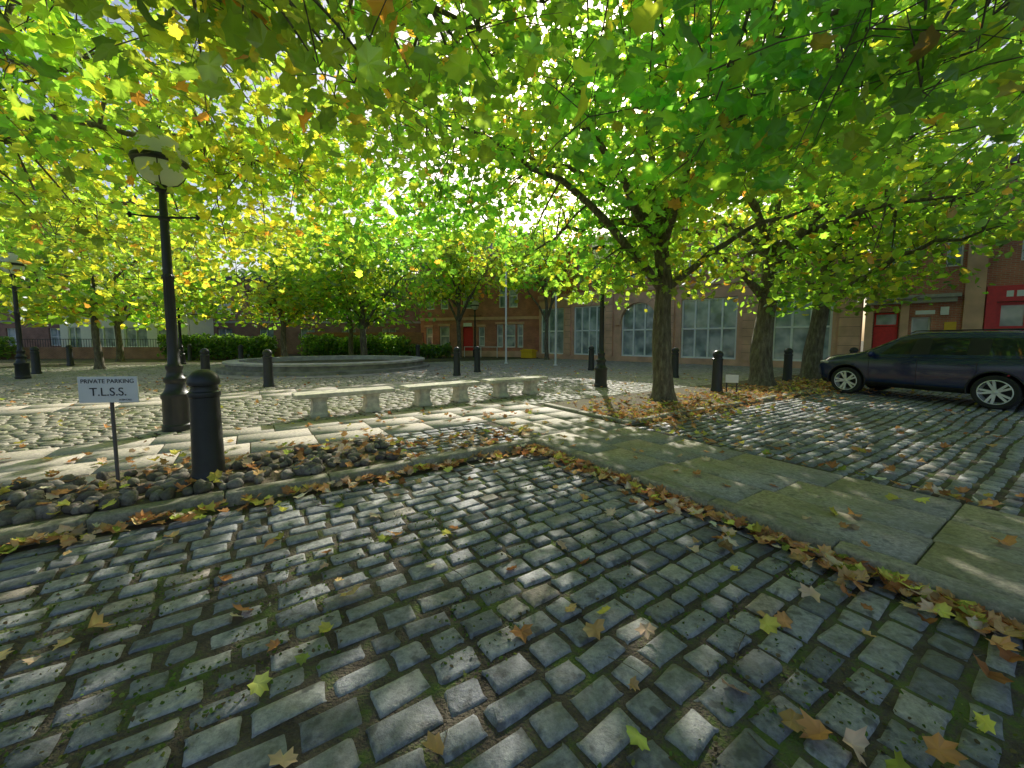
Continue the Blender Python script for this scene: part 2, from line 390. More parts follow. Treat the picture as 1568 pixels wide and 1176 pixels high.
def tree(base,th,r0,lean,cc,cr,zmin,ncl,lpc,lsize,seed,weights=(3,4,3,1.2,.25),nlimb=7,cs=.5,simple_=False,name='plane_tree',gap=-.08,flare=1.45,zb=0,bias=.42,extra=None):
    rng=np.random.default_rng(seed);E=empty(name,(0,0,0))
    b=np.array([base[0],base[1],zb-.05],float);f=b+np.array([lean[0]*th,lean[1]*th,th]);cc=np.array(cc,float);cr=np.array(cr,float)
    tr=[];n=12
    for i in range(n+1):
        u=i/n;p=b+(f-b)*u+np.array([.05*math.sin(3*u+seed),.05*math.cos(4*u+seed)-.05*math.cos(seed),0])*min(1,u*3)
        r=r0*(1-.25*u)*(1+(flare-1)*math.exp(-u*th/.22))*(1+.04*math.sin(9*u+seed))
        tr.append((*p,r))
    top=(cc+f)/2*np.array([1,1,0])+np.array([0,0,cc[2]+cr[2]*.7])
    f0=np.array(tr[-1][:3]);lead=[]
    for i in range(8):
        u=i/7;p=f0+(top-f0)*u+np.array([.3*math.sin(5*u+seed)*u,.3*math.cos(4*u+seed)*u,0]);lead.append((*p,r0*.72*(1-u)**1.1+.02))
    limbs=[lead];S=[(*p,) for p in lead]
    for i in range(nlimb):
        az=2*math.pi*(i+rng.uniform(-.25,.25))/nlimb
        end=cc+cr*np.array([math.cos(az)*.8,math.sin(az)*.8,rng.uniform(-.55,.35)])
        k=rng.integers(0,3);st=np.array(lead[k][:3]) if k else f0-np.array([0,0,rng.uniform(0,.35)])
        mid=(st+end)/2+np.array([0,0,.2*np.linalg.norm(end-st)]);L=[]
        rb=r0*rng.uniform(.3,.46)
        for j in range(11):
            u=j/10;p=(1-u)**2*st+2*u*(1-u)*mid+u*u*end+rng.normal(0,.08,3)*min(u,.5)*2
            L.append((*p,rb*(1-u)**.9+.014));S.append(L[-1])
        limbs.append(L)
    S=np.array(S);curve('trunk',[tr],M_bark,E,5);curve('limbs',limbs,M_bark,E,2)
    C=[];tries=0
    if extra:
        for j in range(extra[0]): C.append(np.array([rng.uniform(*extra[1]),rng.uniform(*extra[2]),rng.uniform(*extra[3])]))
    while len(C)<ncl and tries<ncl*40:
        tries+=1
        v=rng.normal(size=3);v/=np.linalg.norm(v);p=cc+cr*v*rng.random()**bias
        if p[2]<zmin+.5*noise.noise(Vector((p[0]*.6,p[1]*.6,seed))): continue
        if noise.noise(Vector(p)*.42+Vector((seed,0,0)))<gap: continue
        C.append(p)
    tw=[];P=[]
    for c in C:
        d=np.linalg.norm(S[:,:3]-c,axis=1);q=S[np.argmin(d+.3*rng.random(len(d)))];qq=q[:3];D=np.linalg.norm(c-qq)
        m=(qq+c)/2+np.array([0,0,.12*D])+rng.normal(0,.08,3)
        r=min(q[3]*.6,.012+.008*D);pts=[]
        for j in range(5):
            u=j/4;pts.append((*((1-u)**2*qq+2*u*(1-u)*m+u*u*c),r*(1-u)+.004))
        tw.append(pts)
        k=rng.poisson(lpc)
        P.append(c+rng.normal(size=(k,3))*np.array([1,1,.5])*cs)
        if not simple_:
            for j in range(3):
                e=c+rng.normal(size=3)*np.array([1,1,.5])*cs*1.1;tw.append([(*c,.006),(*((c+e)/2+np.array([0,0,.04])),.005),(*e,.002)])
    curve('twigs',tw,M_bark,E,0)
    P=np.concatenate(P);P=P[(P[:,2]>min(zmin,extra[3][0] if extra else zmin)-.45)];P=P[np.linalg.norm(P-CAM,axis=1)>2.0]
    Nn=np.array([0,0,.9])+rng.normal(size=(len(P),3))*.8
    cl=np.array([noise.noise(Vector(p)*.5+Vector((0,seed,3))) for p in P])
    yl=np.array([noise.noise(Vector(p)*.35+Vector((9,seed,3))) for p in P])
    col=palette(rng,len(P),GREENS,weights)*(1+.5*cl[:,None])
    col[:,0]*=1+.55*np.clip(yl,-.6,1)
    me=leaves_mesh('foliage',P,Nn,lsize*rng.uniform(.6,1.25,len(P)),np.clip(col,.01,.6),rng.uniform(0,.45,len(P)),M_leaf,rng,simple_,vv=.12)
    obj('foliage',me,E)
    return E
YL=(1,3.4,4,2.6,.3)
tree((-5.6,.6),3.2,.24,(.02,.02),(-3.8,4.2,5.9),(6.3,4.4,2.3),3.6,150,42,.11,1,cs=.55,extra=(12,(-3.6,-.2),(3.0,4.6),(3.5,4.3)))
tree((6.6,.2),3.2,.25,(0,.02),(4.4,4.4,5.9),(5.6,4.0,2.4),3.5,140,42,.11,2,cs=.55,extra=(18,(.5,4.2),(2.6,4.2),(3.25,4.1)))
tree((3.78,9.73),2.9,.25,(.0,0),(2.6,9.6,5.6),(5.8,4.8,3.1),2.75,230,46,.115,3,cs=.55,nlimb=9,extra=(22,(-5,-.6),(7.6,11.6),(3.9,5.9)))
tree((8.19,12.8),2.9,.34,(.06,.05),(8.6,12.6,5.7),(4.9,4.7,3.2),2.6,150,42,.13,4,cs=.6,nlimb=8,simple_=True)
tree((11.5,15.0),3.0,.33,(.05,0),(12.8,14.4,6.0),(5.2,5.0,3.4),2.9,150,42,.135,5,cs=.62,nlimb=8,simple_=True)
tree((-12.5,6.0),3.0,.25,(0,0),(-9.8,8.4,5.6),(6.6,5.6,2.9),2.7,215,44,.12,6,YL,cs=.6,nlimb=9,extra=(16,(-7.5,-3),(8,12),(3.6,5.6)))
S_=dict(simple_=True,gap=-.02)
tree((-21.1,20),2.7,.17,(0,0),(-20.5,19.5,5.8),(6.5,5.5,3.5),2.5,150,32,.19,7,YL,cs=.7,**S_)
tree((-10.2,27),2.6,.24,(0,0),(-9.8,27,5.6),(5.0,4.4,3.6),2.5,125,32,.19,8,cs=.7,**S_)
tree((-15.4,26.5),2.6,.2,(0,0),(-16.2,26,5.4),(4.6,4.4,3.2),2.5,115,32,.19,9,YL,cs=.7,**S_)
tree((-12.5,30.5),2.8,.2,(0,0),(-13.5,31,6.6),(5.4,4.2,4.4),2.4,110,32,.21,10,cs=.75,**S_)
tree((-27,27),2.6,.2,(0,0),(-27,27,6.2),(6.2,5.2,4.2),2.6,120,32,.22,12,YL,cs=.8,**S_)
tree((-4.2,31),2.8,.2,(0,0),(-4.0,30.5,8.0),(4.8,3.4,4.2),4.6,115,32,.2,13,YL,cs=.7,**S_)
tree((-34,20),2.6,.2,(0,0),(-33,20,6.2),(6.5,5.5,4.4),2.4,120,32,.22,14,YL,cs=.8,**S_)
tree((21,7),3.0,.3,(0,0),(20,8,6.2),(5.0,5.0,3.2),3.6,90,34,.17,15,cs=.7,simple_=True)
tree((2.6,29.2),3.0,.16,(0,0),(2.2,28.5,7.8),(3.6,2.8,3.4),4.8,70,32,.19,16,YL,cs=.65,**S_)
# ---------------- fallen leaves ----------------
def litter():
    rng=np.random.default_rng(5);P=[]
    def add(s,t,z): 
        p=ST(s,t);P.append((p[0],p[1],z+rng.uniform(.006,.03)))
    for i in range(430): add(rng.uniform(-9,0),-abs(rng.exponential(.09))-.03,-.095+rng.uniform(0,.03))
    for i in range(900): add(-abs(rng.exponential(.1))-.03,rng.uniform(-8,0),-.095+rng.uniform(0,.04))
    for i in range(230): add(rng.uniform(-8,-1.8),rng.uniform(.15,1.6),rng.uniform(.02,.09))
    for i in range(110): add(rng.uniform(-1.9,.4),.15+rng.uniform(0,1.0)**1.5,.0)
    for i in range(2100): add(rng.uniform(2.3,17),rng.normal(.7,.75),.0)
    for i in range(320): add(rng.uniform(2.0,5),rng.normal(.3,.3),-.02)
    for i in range(110): add(2.1+abs(rng.exponential(.15)),rng.uniform(-9,0),-.03)
    for i in range(340): add(rng.uniform(-9,0),rng.uniform(-8,0),-.095)
    for i in range(420): add(rng.uniform(2.1,14),rng.uniform(-9,0),-.03)
    for i in range(60): add(rng.uniform(.1,1.9),rng.uniform(-9,2),.002)
    for i in range(160): add(rng.uniform(-14,2),rng.uniform(1.6,3.4),.002)
    for i in range(700): add(rng.uniform(-18,12),rng.uniform(3.4,16),.002)
    P=np.array(P);n=len(P)
    Nn=np.array([0,0,1.3])+rng.normal(size=(n,3))*.38
    col=palette(rng,n,[(.66,.34,.14),(.44,.2,.08),(.7,.45,.2),(.74,.64,.14),(.38,.43,.09),(.76,.54,.37)],(4,2,2.5,2.2,.9,3.2))
    obj('fallen_leaves',leaves_mesh('fallen_leaves',P,Nn,rng.uniform(.035,.078,n),col,rng.uniform(0,.8,n),M_litter,rng,vv=.15))
    sp=[]
    for i in range(60):
        s,t=rng.uniform(-6,-.2),rng.uniform(-7,-.2);a=rng.uniform(0,6.28);p=ST(s,t);L=rng.uniform(.1,.4);pts=[]
        for j in range(6):
            a+=rng.normal(0,.25);pts.append((p[0],p[1],-.092,.003*(1-j/7)));p=p+np.array([math.cos(a),math.sin(a)])*L/5
        sp.append(pts)
    curve('fallen_twigs',sp,M_bark,None,1)
    n=14000;P=[]
    while len(P)<n:
        s,t=rng.uniform(-8,0),rng.uniform(-7.5,0);p=ST(s,t)
        if noise.noise(Vector((p[0]*1.1,p[1]*1.1,4)))>.02: P.append((p[0],p[1],-.11+rng.uniform(0,.014)))
    P=np.array(P)
    obj('joint_moss',leaves_mesh('joint_moss',P,np.array([0,0,.7])+rng.normal(size=(n,3))*.6,rng.uniform(.005,.014,n),palette(rng,n,[(.12,.19,.04),(.2,.23,.06),(.16,.13,.07)],(2,1,1)),rng.uniform(0,.6,n),M_litter,rng,True))
litter()
# ---------------- bollards ----------------
bprof=[(.0,0),(.165,0),(.165,.05),(.155,.08),(.15,.1),(.142,.14),(.128,.86),(.128,.9),(.14,.91),(.143,.935),(.14,.955),(.122,.965),(.115,1.0),(.118,1.02),(.138,1.03),(.142,1.055),(.138,1.08),(.125,1.12),(.095,1.16),(.05,1.185),(0.001,1.192)]
bme=lathe_me('bollard',bprof,28,M_black)
for p in [(-3.22,4.07),(-7.78,12.46),(-11.4,13.3),(-10.9,13.9),(-16.4,23.7),(-6,25),(-2.3,16.3),(-1.6,18),(3.87,19.1),(6.46,15.5),(5.89,11.2),(10.06,14.26),(-25.4,22.5),(-20.7,17),(-11.7,32),(-23,28),(-19.5,13.8),(13.6,15.6)]:
    obj('bollard',bme,None,(p[0],p[1],0))
# ---------------- street lamps ----------------
lp=[(.0,0),(.21,0),(.21,.08),(.19,.10),(.185,.5),(.2,.52),(.2,.58),(.16,.62),(.135,.68),(.125,.75),(.155,.79),(.155,.83),(.115,.87),(.1,.95),(.12,1.0),(.12,1.03),(.085,1.07),(.075,1.3),(.07,2.4),(.085,2.42),(.085,2.46),(.066,2.48),(.058,3.3),(.075,3.32),(.075,3.36),(.055,3.38),(.05,3.6),(.045,3.72),(.09,3.74),(.1,3.78),(.06,3.8),(.07,3.84)]
lme=lathe_me('column',lp,24,M_black,True,.1,(1.08,3.3))
bowl=lathe_me('glass_bowl',[(.05,3.84),(.14,3.86),(.23,3.92),(.29,4.02),(.31,4.15)],28,M_opal)
dome=lathe_me('opal_dome',[(.355,4.225),(.355,4.29),(.33,4.4),(.27,4.49),(.18,4.56),(.07,4.595),(.001,4.6)],28,M_opal)
ring=lathe_me('lantern_ring',[(.30,4.14),(.355,4.155),(.37,4.185),(.36,4.22),(.33,4.225)],28,M_black)
fin=lathe_me('finial',[(.06,4.585),(.06,4.61),(.03,4.625),(.001,4.64)],14,M_black)
def lamp(x,y,rz=.2):
    e=empty('street_lamp',(x,y,0),rz);e.scale=(1,1,1.03)
    for nme,m in (('column',lme),('glass_bowl',bowl),('opal_dome',dome),('lantern_ring',ring),('finial',fin)): obj(nme,m,e)
    arms=[[(-.46,0,3.38,.012),(-.2,0,3.36,.018),(0,0,3.36,.02),(.2,0,3.36,.018),(.46,0,3.38,.012)]]
    for s in (-1,1): arms.append([(s*.46,0,3.345,.022),(s*.49,0,3.38,.026),(s*.46,0,3.415,.02)])
    for i in range(4):
        a=i*math.pi/2+.4;c,s=math.cos(a),math.sin(a)
        arms.append([(.07*c,.07*s,3.82,.009),(.2*c,.2*s,3.87,.008),(.28*c,.28*s,3.96,.008),(.325*c,.325*s,4.06,.008),(.34*c,.34*s,4.17,.009)])
    curve('ladder_bar_and_cradle',arms,M_black,e,3)
for p in [(-5.6,6.48),(-18.8,15),(-20.0,23.7),(2.84,12.46),(-3.1,33)]: lamp(*p)
for x,y,h in ((-.37,24.4,6.5),(2.5,22.5,4.0)):
    obj('flag_pole',lathe_me('flag_pole',[(.001,0),(.12,0),(.12,.05),(.06,.06),(.05,h-.05),(.07,h-.03),(.07,h+.03),(.03,h+.08),(.001,h+.09)],14,M_white),None,(x,y,0))
# ---------------- sign ----------------
sg=empty('parking_sign',(-4.0,3.88,0),.12)
obj('post',lathe_me('post',[(.001,-.05),(.016,-.05),(.016,1.0),(.001,1.01)],12,simple('rust_steel',(.14,.12,.11),.6)),sg)
boxes('board',[(-.265,.265,-.012,.0,.875,1.135)],M_white,sg,.003,(0,-.018,0))
M_ink=simple('ink',(.02,.02,.02),.6)
for t,sz,z,x in (('PRIVATE PARKING',.058,1.07,0),('T.L.S.S.',.115,.945,.0),('01204 CALL',.022,.895,.15)):
    cu=bpy.data.curves.new('lettering','FONT');cu.body=t;cu.size=sz;cu.align_x='CENTER';cu.extrude=.0008;cu.materials.append(M_ink)
    o=bpy.data.objects.new('lettering',cu);o.rotation_euler=(math.pi/2,0,0);o.location=(x,-.0325,z);link(o,sg)
ss=empty('small_notice_sign',(6.12,10.85,0),-.3)
boxes('notice_board',[(-.16,.16,-.02,0,.3,.52)],M_white,ss,.004)
boxes('notice_legs',[(-.14,-.11,0.001,.025,0,.5),(.11,.14,.001,.025,0,.5)],M_black,ss)
# ---------------- benches ----------------
for c,ra in [((-3.38,7.9),35),((-1.66,9.2),38),((.10,10.5),35)]:
    e=empty('stone_bench',(c[0],c[1],0),math.radians(ra))
    boxes('seat_slab',[(-.94,.94,-.25,.25,.385,.47)],M_bench,e,.022)
    for k,x in enumerate((-.5,.5)):
        bm=bmesh.new()
        pr=[(.17,0),(.17,.05),(.13,.09),(.115,.3),(.15,.383)];dp=[(.2),(.2),(.17),(.16),(.2)]
        rings=[]
        for (w,z),d in zip(pr,dp): rings.append([bm.verts.new((x+a*w,b*d,z)) for a,b in ((-1,-1),(1,-1),(1,1),(-1,1))])
        for a,b in zip(rings,rings[1:]):
            for i in range(4): bm.faces.new((a[i],a[(i+1)%4],b[(i+1)%4],b[i]))
        bm.faces.new(rings[0][::-1]);bm.faces.new(rings[-1])
        bmesh.ops.bevel(bm,geom=bm.edges[:],offset=.01,segments=2,affect='EDGES')
        me=bpy.data.meshes.new('pedestal');bm.to_mesh(me);bm.free();me.materials.append(M_bench);obj('pedestal_%d'%(k+1),me,e)
# ---------------- buildings ----------------
def wall(name,x0,x1,z0,z1,ops,mat,parent,th=.35):
    xs=sorted(set([x0,x1]+[v for o in ops for v in o[:2] if x0<v<x1]));zs=sorted(set([z0,z1]+[v for o in ops for v in o[2:4] if z0<v<z1]))
    bm=bmesh.new()
    def q(pts): bm.faces.new([bm.verts.new(p) for p in pts])
    def solid(x,z): return x0<x<x1 and z0<z<z1 and not any(o[0]<x<o[1] and o[2]<z<o[3] for o in ops)
    for i in range(len(xs)-1):
        for j in range(len(zs)-1):
            a,b,c,d=xs[i],xs[i+1],zs[j],zs[j+1];mx,mz=(a+b)/2,(c+d)/2
            if not solid(mx,mz): continue
            q([(a,0,c),(b,0,c),(b,0,d),(a,0,d)])
            e=1e-3
            if not solid(a-e,mz): q([(a,0,c),(a,0,d),(a,th,d),(a,th,c)])
            if not solid(b+e,mz): q([(b,0,d),(b,0,c),(b,th,c),(b,th,d)])
            if not solid(mx,c-e): q([(a,0,c),(a,th,c),(b,th,c),(b,0,c)])
            if not solid(mx,d+e): q([(a,0,d),(b,0,d),(b,th,d),(a,th,d)])
    me=bpy.data.meshes.new(name);bm.to_mesh(me);bm.free();me.materials.append(mat)
    return obj(name,me,parent)
def window(x0,x1,z0,z1,nx,nz,parent,fm=M_frame,y=.2,fw=.06,gm=M_win):
    boxes('glazing',[(x0+.002,x1-.002,y,y+.03,z0+.002,z1-.002)],gm,parent)
    L=[]
    e=.004
    for i in range(nx+1):
        x=x0+fw/2+e+(x1-x0-fw-2*e)*i/nx;L.append((x-fw/2,x+fw/2,y-.07,y-.004,z0+e,z1-e))
    for j in range(nz+1):
        z=z0+fw/2+e+(z1-z0-fw-2*e)*j/nz;L.append((x0+e+.002,x1-e-.002,y-.064,y-.006,z-fw/2,z+fw/2))
    boxes('window_frames',L,fm,parent)
angA=math.atan2(-.674,.739)
A=empty('sandstone_civic_building',(2.2,32,0),angA)
lowW=[(.15,2.4),(3.3,5.9),(7.2,9.7),(11.2,14.3),(16.0,18.5)]
ops=[(a,b,.35,3.95) for a,b in lowW]
wall('ground_floor_stone',0,19.6,0,4.7,ops,M_sand,A)
for k,(a,b) in enumerate(lowW): window(a,b,.35,3.95,4 if b-a>2.6 else 3,2,A,fw=.1)
up=[(a+.3+j*1.15,a+1.1+j*1.15,5.5,7.1) for a,b in lowW for j in range(2)]
wall('upper_floor_brick',0,19.6,4.95,8.0,up,M_brick,A)
for o in up: window(*o,1,2,A,M_white)
boxes('stone_courses',[(-.05,19.65,-.12,.3,4.7,4.95),(-.05,19.65,-.25,.3,8.0,8.25)]+[(a-.12,b+.12,-.06,.05,5.35,5.5) for a,b,_,_ in up]+[(a-.1,b+.1,-.04,.05,7.1,7.35) for a,b,_,_ in up]+[(-.03,19.62,-.07,-.002,0,.32)],M_sand,A)
boxes('pilasters',[(a,b,-.14,-.003,.32,4.69) for a,b in ((2.6,3.1),(6.1,6.6),(10.2,10.8),(14.6,15.6),(18.75,19.55))],M_sand,A)
M_dark=simple('mortar_recess',(.24,.14,.1),.9)
boxes('ashlar_joints',[(a,b,-.146,-.1405,z,z+.018) for a,b in ((2.6,3.1),(6.1,6.6),(10.2,10.8),(14.6,15.6),(18.75,19.55)) for z in np.arange(.75,4.5,.45)],M_dark,A)
def arch(cx,zs,r,rtop):
    bm=bmesh.new()
    def arcp(rr,n=16): return [(cx+rr*math.cos(math.pi-math.pi*i/n),zs+rr*math.sin(math.pi-math.pi*i/n)) for i in range(n+1)]
    a1=arcp(r)
    for i in range(16):
        (xa,za),(xb,zb_)=a1[i],a1[i+1]
        bm.faces.new([bm.verts.new(p) for p in ((xa,.01,za),(xb,.01,zb_),(xb,.01,rtop),(xa,.01,rtop))])
        bm.faces.new([bm.verts.new(p) for p in ((xa,.01,za),(xa,.2,za),(xb,.2,zb_),(xb,.01,zb_))])
    a2=arcp(r+.38);a1=arcp(r+.005)
    for i in range(16):
        y=-.13
        bm.faces.new([bm.verts.new(p) for p in ((a1[i][0],y,a1[i][1]),(a1[i+1][0],y,a1[i+1][1]),(a2[i+1][0],y,a2[i+1][1]),(a2[i][0],y,a2[i][1]))])
        bm.faces.new([bm.verts.new(p) for p in ((a2[i][0],y,a2[i][1]),(a2[i+1][0],y,a2[i+1][1]),(a2[i+1][0],.0,a2[i+1][1]),(a2[i][0],.0,a2[i][1]))])
        bm.faces.new([bm.verts.new(p) for p in ((a1[i][0],y,a1[i][1]),(a1[i][0],0,a1[i][1]),(a1[i+1][0],0,a1[i+1][1]),(a1[i+1][0],y,a1[i+1][1]))])
    me=bpy.data.meshes.new('arch');bm.to_mesh(me);bm.free();me.materials.append(M_sand);obj('window_arch',me,A)
arch(8.45,2.7,1.25,3.96)
boxes('arch_imposts',[(6.8,7.18,-.2,-.003,2.5,2.7),(9.72,10.1,-.2,-.003,2.5,2.7)],M_sand,A)
boxes('building_body',[(.02,19.5,.5,9,0,8.2)],M_brickd,A)
boxes('roof',[(-.1,19.7,.3,9.3,8.25,8.5)],M_slate,A)
B=empty('brick_shop_building',(2.2+.739*19.75,32-.674*19.75,0),angA)
ops=[(.25,1.1,0,2.75),(1.5,2.1,1.2,2.5),(3.9,6.2,0,3.0),(7,9,0.6,2.9)]
o2=[(.6,1.6,4.6,6.4),(2.4,2.9,4.6,6.4),(4.4,5.6,4.6,6.4),(7.2,8.4,4.6,6.4)]
wall('front_wall',0,12,0,8.4,ops+o2,M_brick,B)
boxes('red_door',[(.27,1.08,.15,.2,.02,2.1)],M_red,B)
window(.27,1.08,2.12,2.72,1,1,B,M_red,.2)
window(1.5,2.1,1.2,2.5,1,2,B,M_white)
for o in o2: window(*o,1,2,B,M_white)
window(3.9,6.2,.0,3.0,3,3,B,M_red,.12,.12)
window(7,9,.6,2.9,3,1,B,M_white)
boxes('stone_trim',[(-.05,.22,-.1,-.003,0,4.2),(1.13,1.4,-.1,-.003,0,3.2),(3.0,3.55,-.16,-.003,0,8.3),(6.5,6.9,-.1,-.003,0,8.3)],M_sand,B)
boxes('entrance_cornice',[(-.05,2.9,-.35,-.004,3.3,3.45),(-.02,2.8,-.25,-.004,3.1,3.298)],M_grey,B)
boxes('red_fascia',[(3.6,6.45,-.14,-.004,3.02,3.65),(3.6,3.88,-.13,-.004,0,3.018),(6.22,6.45,-.13,-.004,0,3.018)],M_red,B)
boxes('fascia_lettering',[(4.1+i*.26,4.28+i*.26,-.155,-.141,3.2,3.44) for i in range(8)],M_white,B)
boxes('alarm_box',[(2.35,2.6,-.1,-.003,2.55,2.9)],M_white,B,.01)
boxes('yellow_notice',[(2.5,2.85,-.03,-.003,1.9,2.25)],M_yel,B)
boxes('white_notice',[(1.6,2.2,-.03,-.003,2.6,2.78)],M_white,B)
boxes('shop_body',[(.02,11.9,.5,9,0,8.3)],M_brickd,B)
boxes('roof',[(-.1,12.1,-.2,9.3,8.4,8.65)],M_slate,B)
angB=math.atan2(-3.2,10.2)
Bm=empty('victorian_brick_building',(-8.4,36.3,0),angB)
ops=[(.5,1.2,.9,2.6),(1.9,2.9,.9,2.7),(4.2,5.2,0,2.6),(5.7,6.3,.9,2.6),(7.4,8.0,.8,2.8),(8.15,9.1,.8,2.8),(9.25,9.8,.8,2.8)]
op2=[(a,b,4.2,6.2) for a,b in ((.6,1.4),(2,2.8),(4.2,5.2),(7.6,8.2),(8.5,9.3))]
wall('front_wall',0,11.4,0,8.4,ops+op2,M_brick,Bm)
for o in ops:
    if o[2]>0: window(*o,1,2,Bm,M_white,fw=.1)
for o in op2: window(*o,1,2,Bm,M_white,fw=.1)
boxes('red_door',[(4.22,5.18,.15,.2,.02,2.58)],M_red,Bm)
boxes('door_sign',[(4.3,5.1,-.05,-.003,2.65,2.95)],M_white,Bm)
boxes('stone_bands',[(-.04,11.44,-.06,-.003,3.2,3.45),(-.04,11.44,-.07,-.003,0,.5),(-.04,11.44,-.2,.1,8.4,8.65)]+[(a-.1,b+.1,-.05,-.003,d,d+.2) for a,b,c,d in ops if c>0],M_sand,Bm)
boxes('ramp_handrail',[(5,8,-1.5,-1.46,.85,.9),(5,5.05,-1.5,-1.45,0,.85),(6.5,6.55,-1.5,-1.45,0,.85),(7.95,8,-1.5,-1.45,0,.85)],M_white,Bm)
boxes('building_body',[(.02,11.3,.5,9,0,8.4)],M_brickd,Bm)
bm=bmesh.new()
vs=[bm.verts.new(p) for p in ((-.2,-.3,8.66),(11.6,-.3,8.66),(11.6,9,8.66),(-.2,9,8.66),(1,4.3,11.5),(10.4,4.3,11.5))]
for f in ((0,1,5,4),(2,3,4,5),(1,2,5),(3,0,4)): bm.faces.new([vs[i] for i in f])
for x in (2.4,8.4):
    g=[bm.verts.new(p) for p in ((x-1.3,-.05,8.66),(x+1.3,-.05,8.66),(x,-.05,10.9),(x-1.3,4,8.66),(x+1.3,4,8.66),(x,4,10.9))]
    for f in ((0,2,5,3),(1,4,5,2)): bm.faces.new([g[i] for i in f])
me=bpy.data.meshes.new('roof');bm.to_mesh(me);bm.free();me.materials.append(M_slate);obj('roof',me,Bm)
bm=bmesh.new()
for x in (2.4,8.4): bm.faces.new([bm.verts.new(p) for p in ((x-1.2,-.03,8.66),(x+1.2,-.03,8.66),(x,-.03,10.75))])
me=bpy.data.meshes.new('gables');bm.to_mesh(me);bm.free();me.materials.append(M_brick);obj('gables',me,Bm)
Bl=empty('brick_terrace',(-52,38,0),math.radians(2))
xs=(3,7,11,15,19,23,27,31,35,39)
ops=[(x,x+1.4,.9,2.6) for x in xs]+[(x,x+1.4,4,5.8) for x in xs]
wall('front_wall',0,43,0,7.2,ops,M_brickd,Bl)
for o in ops: window(*o,2,2,Bl,M_white)
boxes('stone_bands',[(-.04,43.04,-.06,-.003,3.1,3.3)],M_grey,Bl)
boxes('building_body',[(.02,42.9,.5,9,0,7.1)],M_brickd,Bl)
boxes('roof',[(-.2,43.2,-.3,9,7.2,7.6)],M_slate,Bl)
Wb=empty('white_rendered_pavilion',(-36.5,31.8,0),math.radians(2))
ops=[(.6,1.6,0,2.5),(2.4,4.2,.9,2.5),(5,6.8,.9,2.5),(7.6,9.2,.9,2.5)]
wall('front_wall',0,10,0,3.6,ops,M_white,Wb,.2)
for o in ops: window(*o,2,1,Wb,M_frame,.12)
boxes('pavilion_body',[(.02,9.98,.3,3,0,3.55)],M_white,Wb)
boxes('roof',[(-.3,10.3,-.4,3.2,3.6,3.8)],M_grey,Wb)
boxes('garden_wall',[(-17.5,-7.6,33.5,33.8,0,2.1)],M_brick)
boxes('garden_wall',[(-50,-18,30.5,30.8,0,.9)],M_brickd)
L=[(-50,-18,30.62,30.66,1.5,1.54)]+[(-50+i*.2,-49.98+i*.2,30.63,30.65,.9,1.52) for i in range(160)]
boxes('iron_railing',L,M_black)
gb=empty('grit_bin',(1.3,30.6,0),angA)
boxes('bin_body',[(-.55,.55,-.3,.3,.05,.55)],M_yel,gb,.04)
boxes('bin_lid',[(-.6,.6,-.35,.35,.56,.68),(-.5,.5,-.2,.2,.681,.75)],M_yel,gb,.025)
def hedge(name,x0,x1,y0,y1,h,n,seed,pal=((.055,.12,.022),(.085,.17,.03),(.13,.21,.035)),sz=(.08,.16),p=.6):
    rng=np.random.default_rng(seed)
    x=rng.uniform(x0,x1,n);y=rng.uniform(y0,y1,n)
    hh=np.array([h*(1+.35*noise.noise(Vector((a*2/h,b*2/h,seed)))) for a,b in zip(x,y)])
    z=hh*rng.random(n)**p
    me=leaves_mesh(name,np.stack([x,y,z],1),np.array([0,-.4,.6])+rng.normal(size=(n,3))*.7,rng.uniform(*sz,n),palette(rng,n,pal,(2,2,1)),rng.uniform(0,.4,n),M_leaf,rng,True)
    obj(name,me)
hedge('hedge',-50,-38,28.8,30.2,1.7,5000,1)
hedge('hedge',-26,-18,28.8,30.2,1.7,5000,4)
hedge('hedge',-17,-8.5,31,33.2,1.7,5000,2)
hedge('shrub',-8.2,-5.0,31.5,33,1.0,1500,3)
hedge('distant_trees',-70,14,50,56,10.5,10000,5,sz=(.35,.7),p=.8)
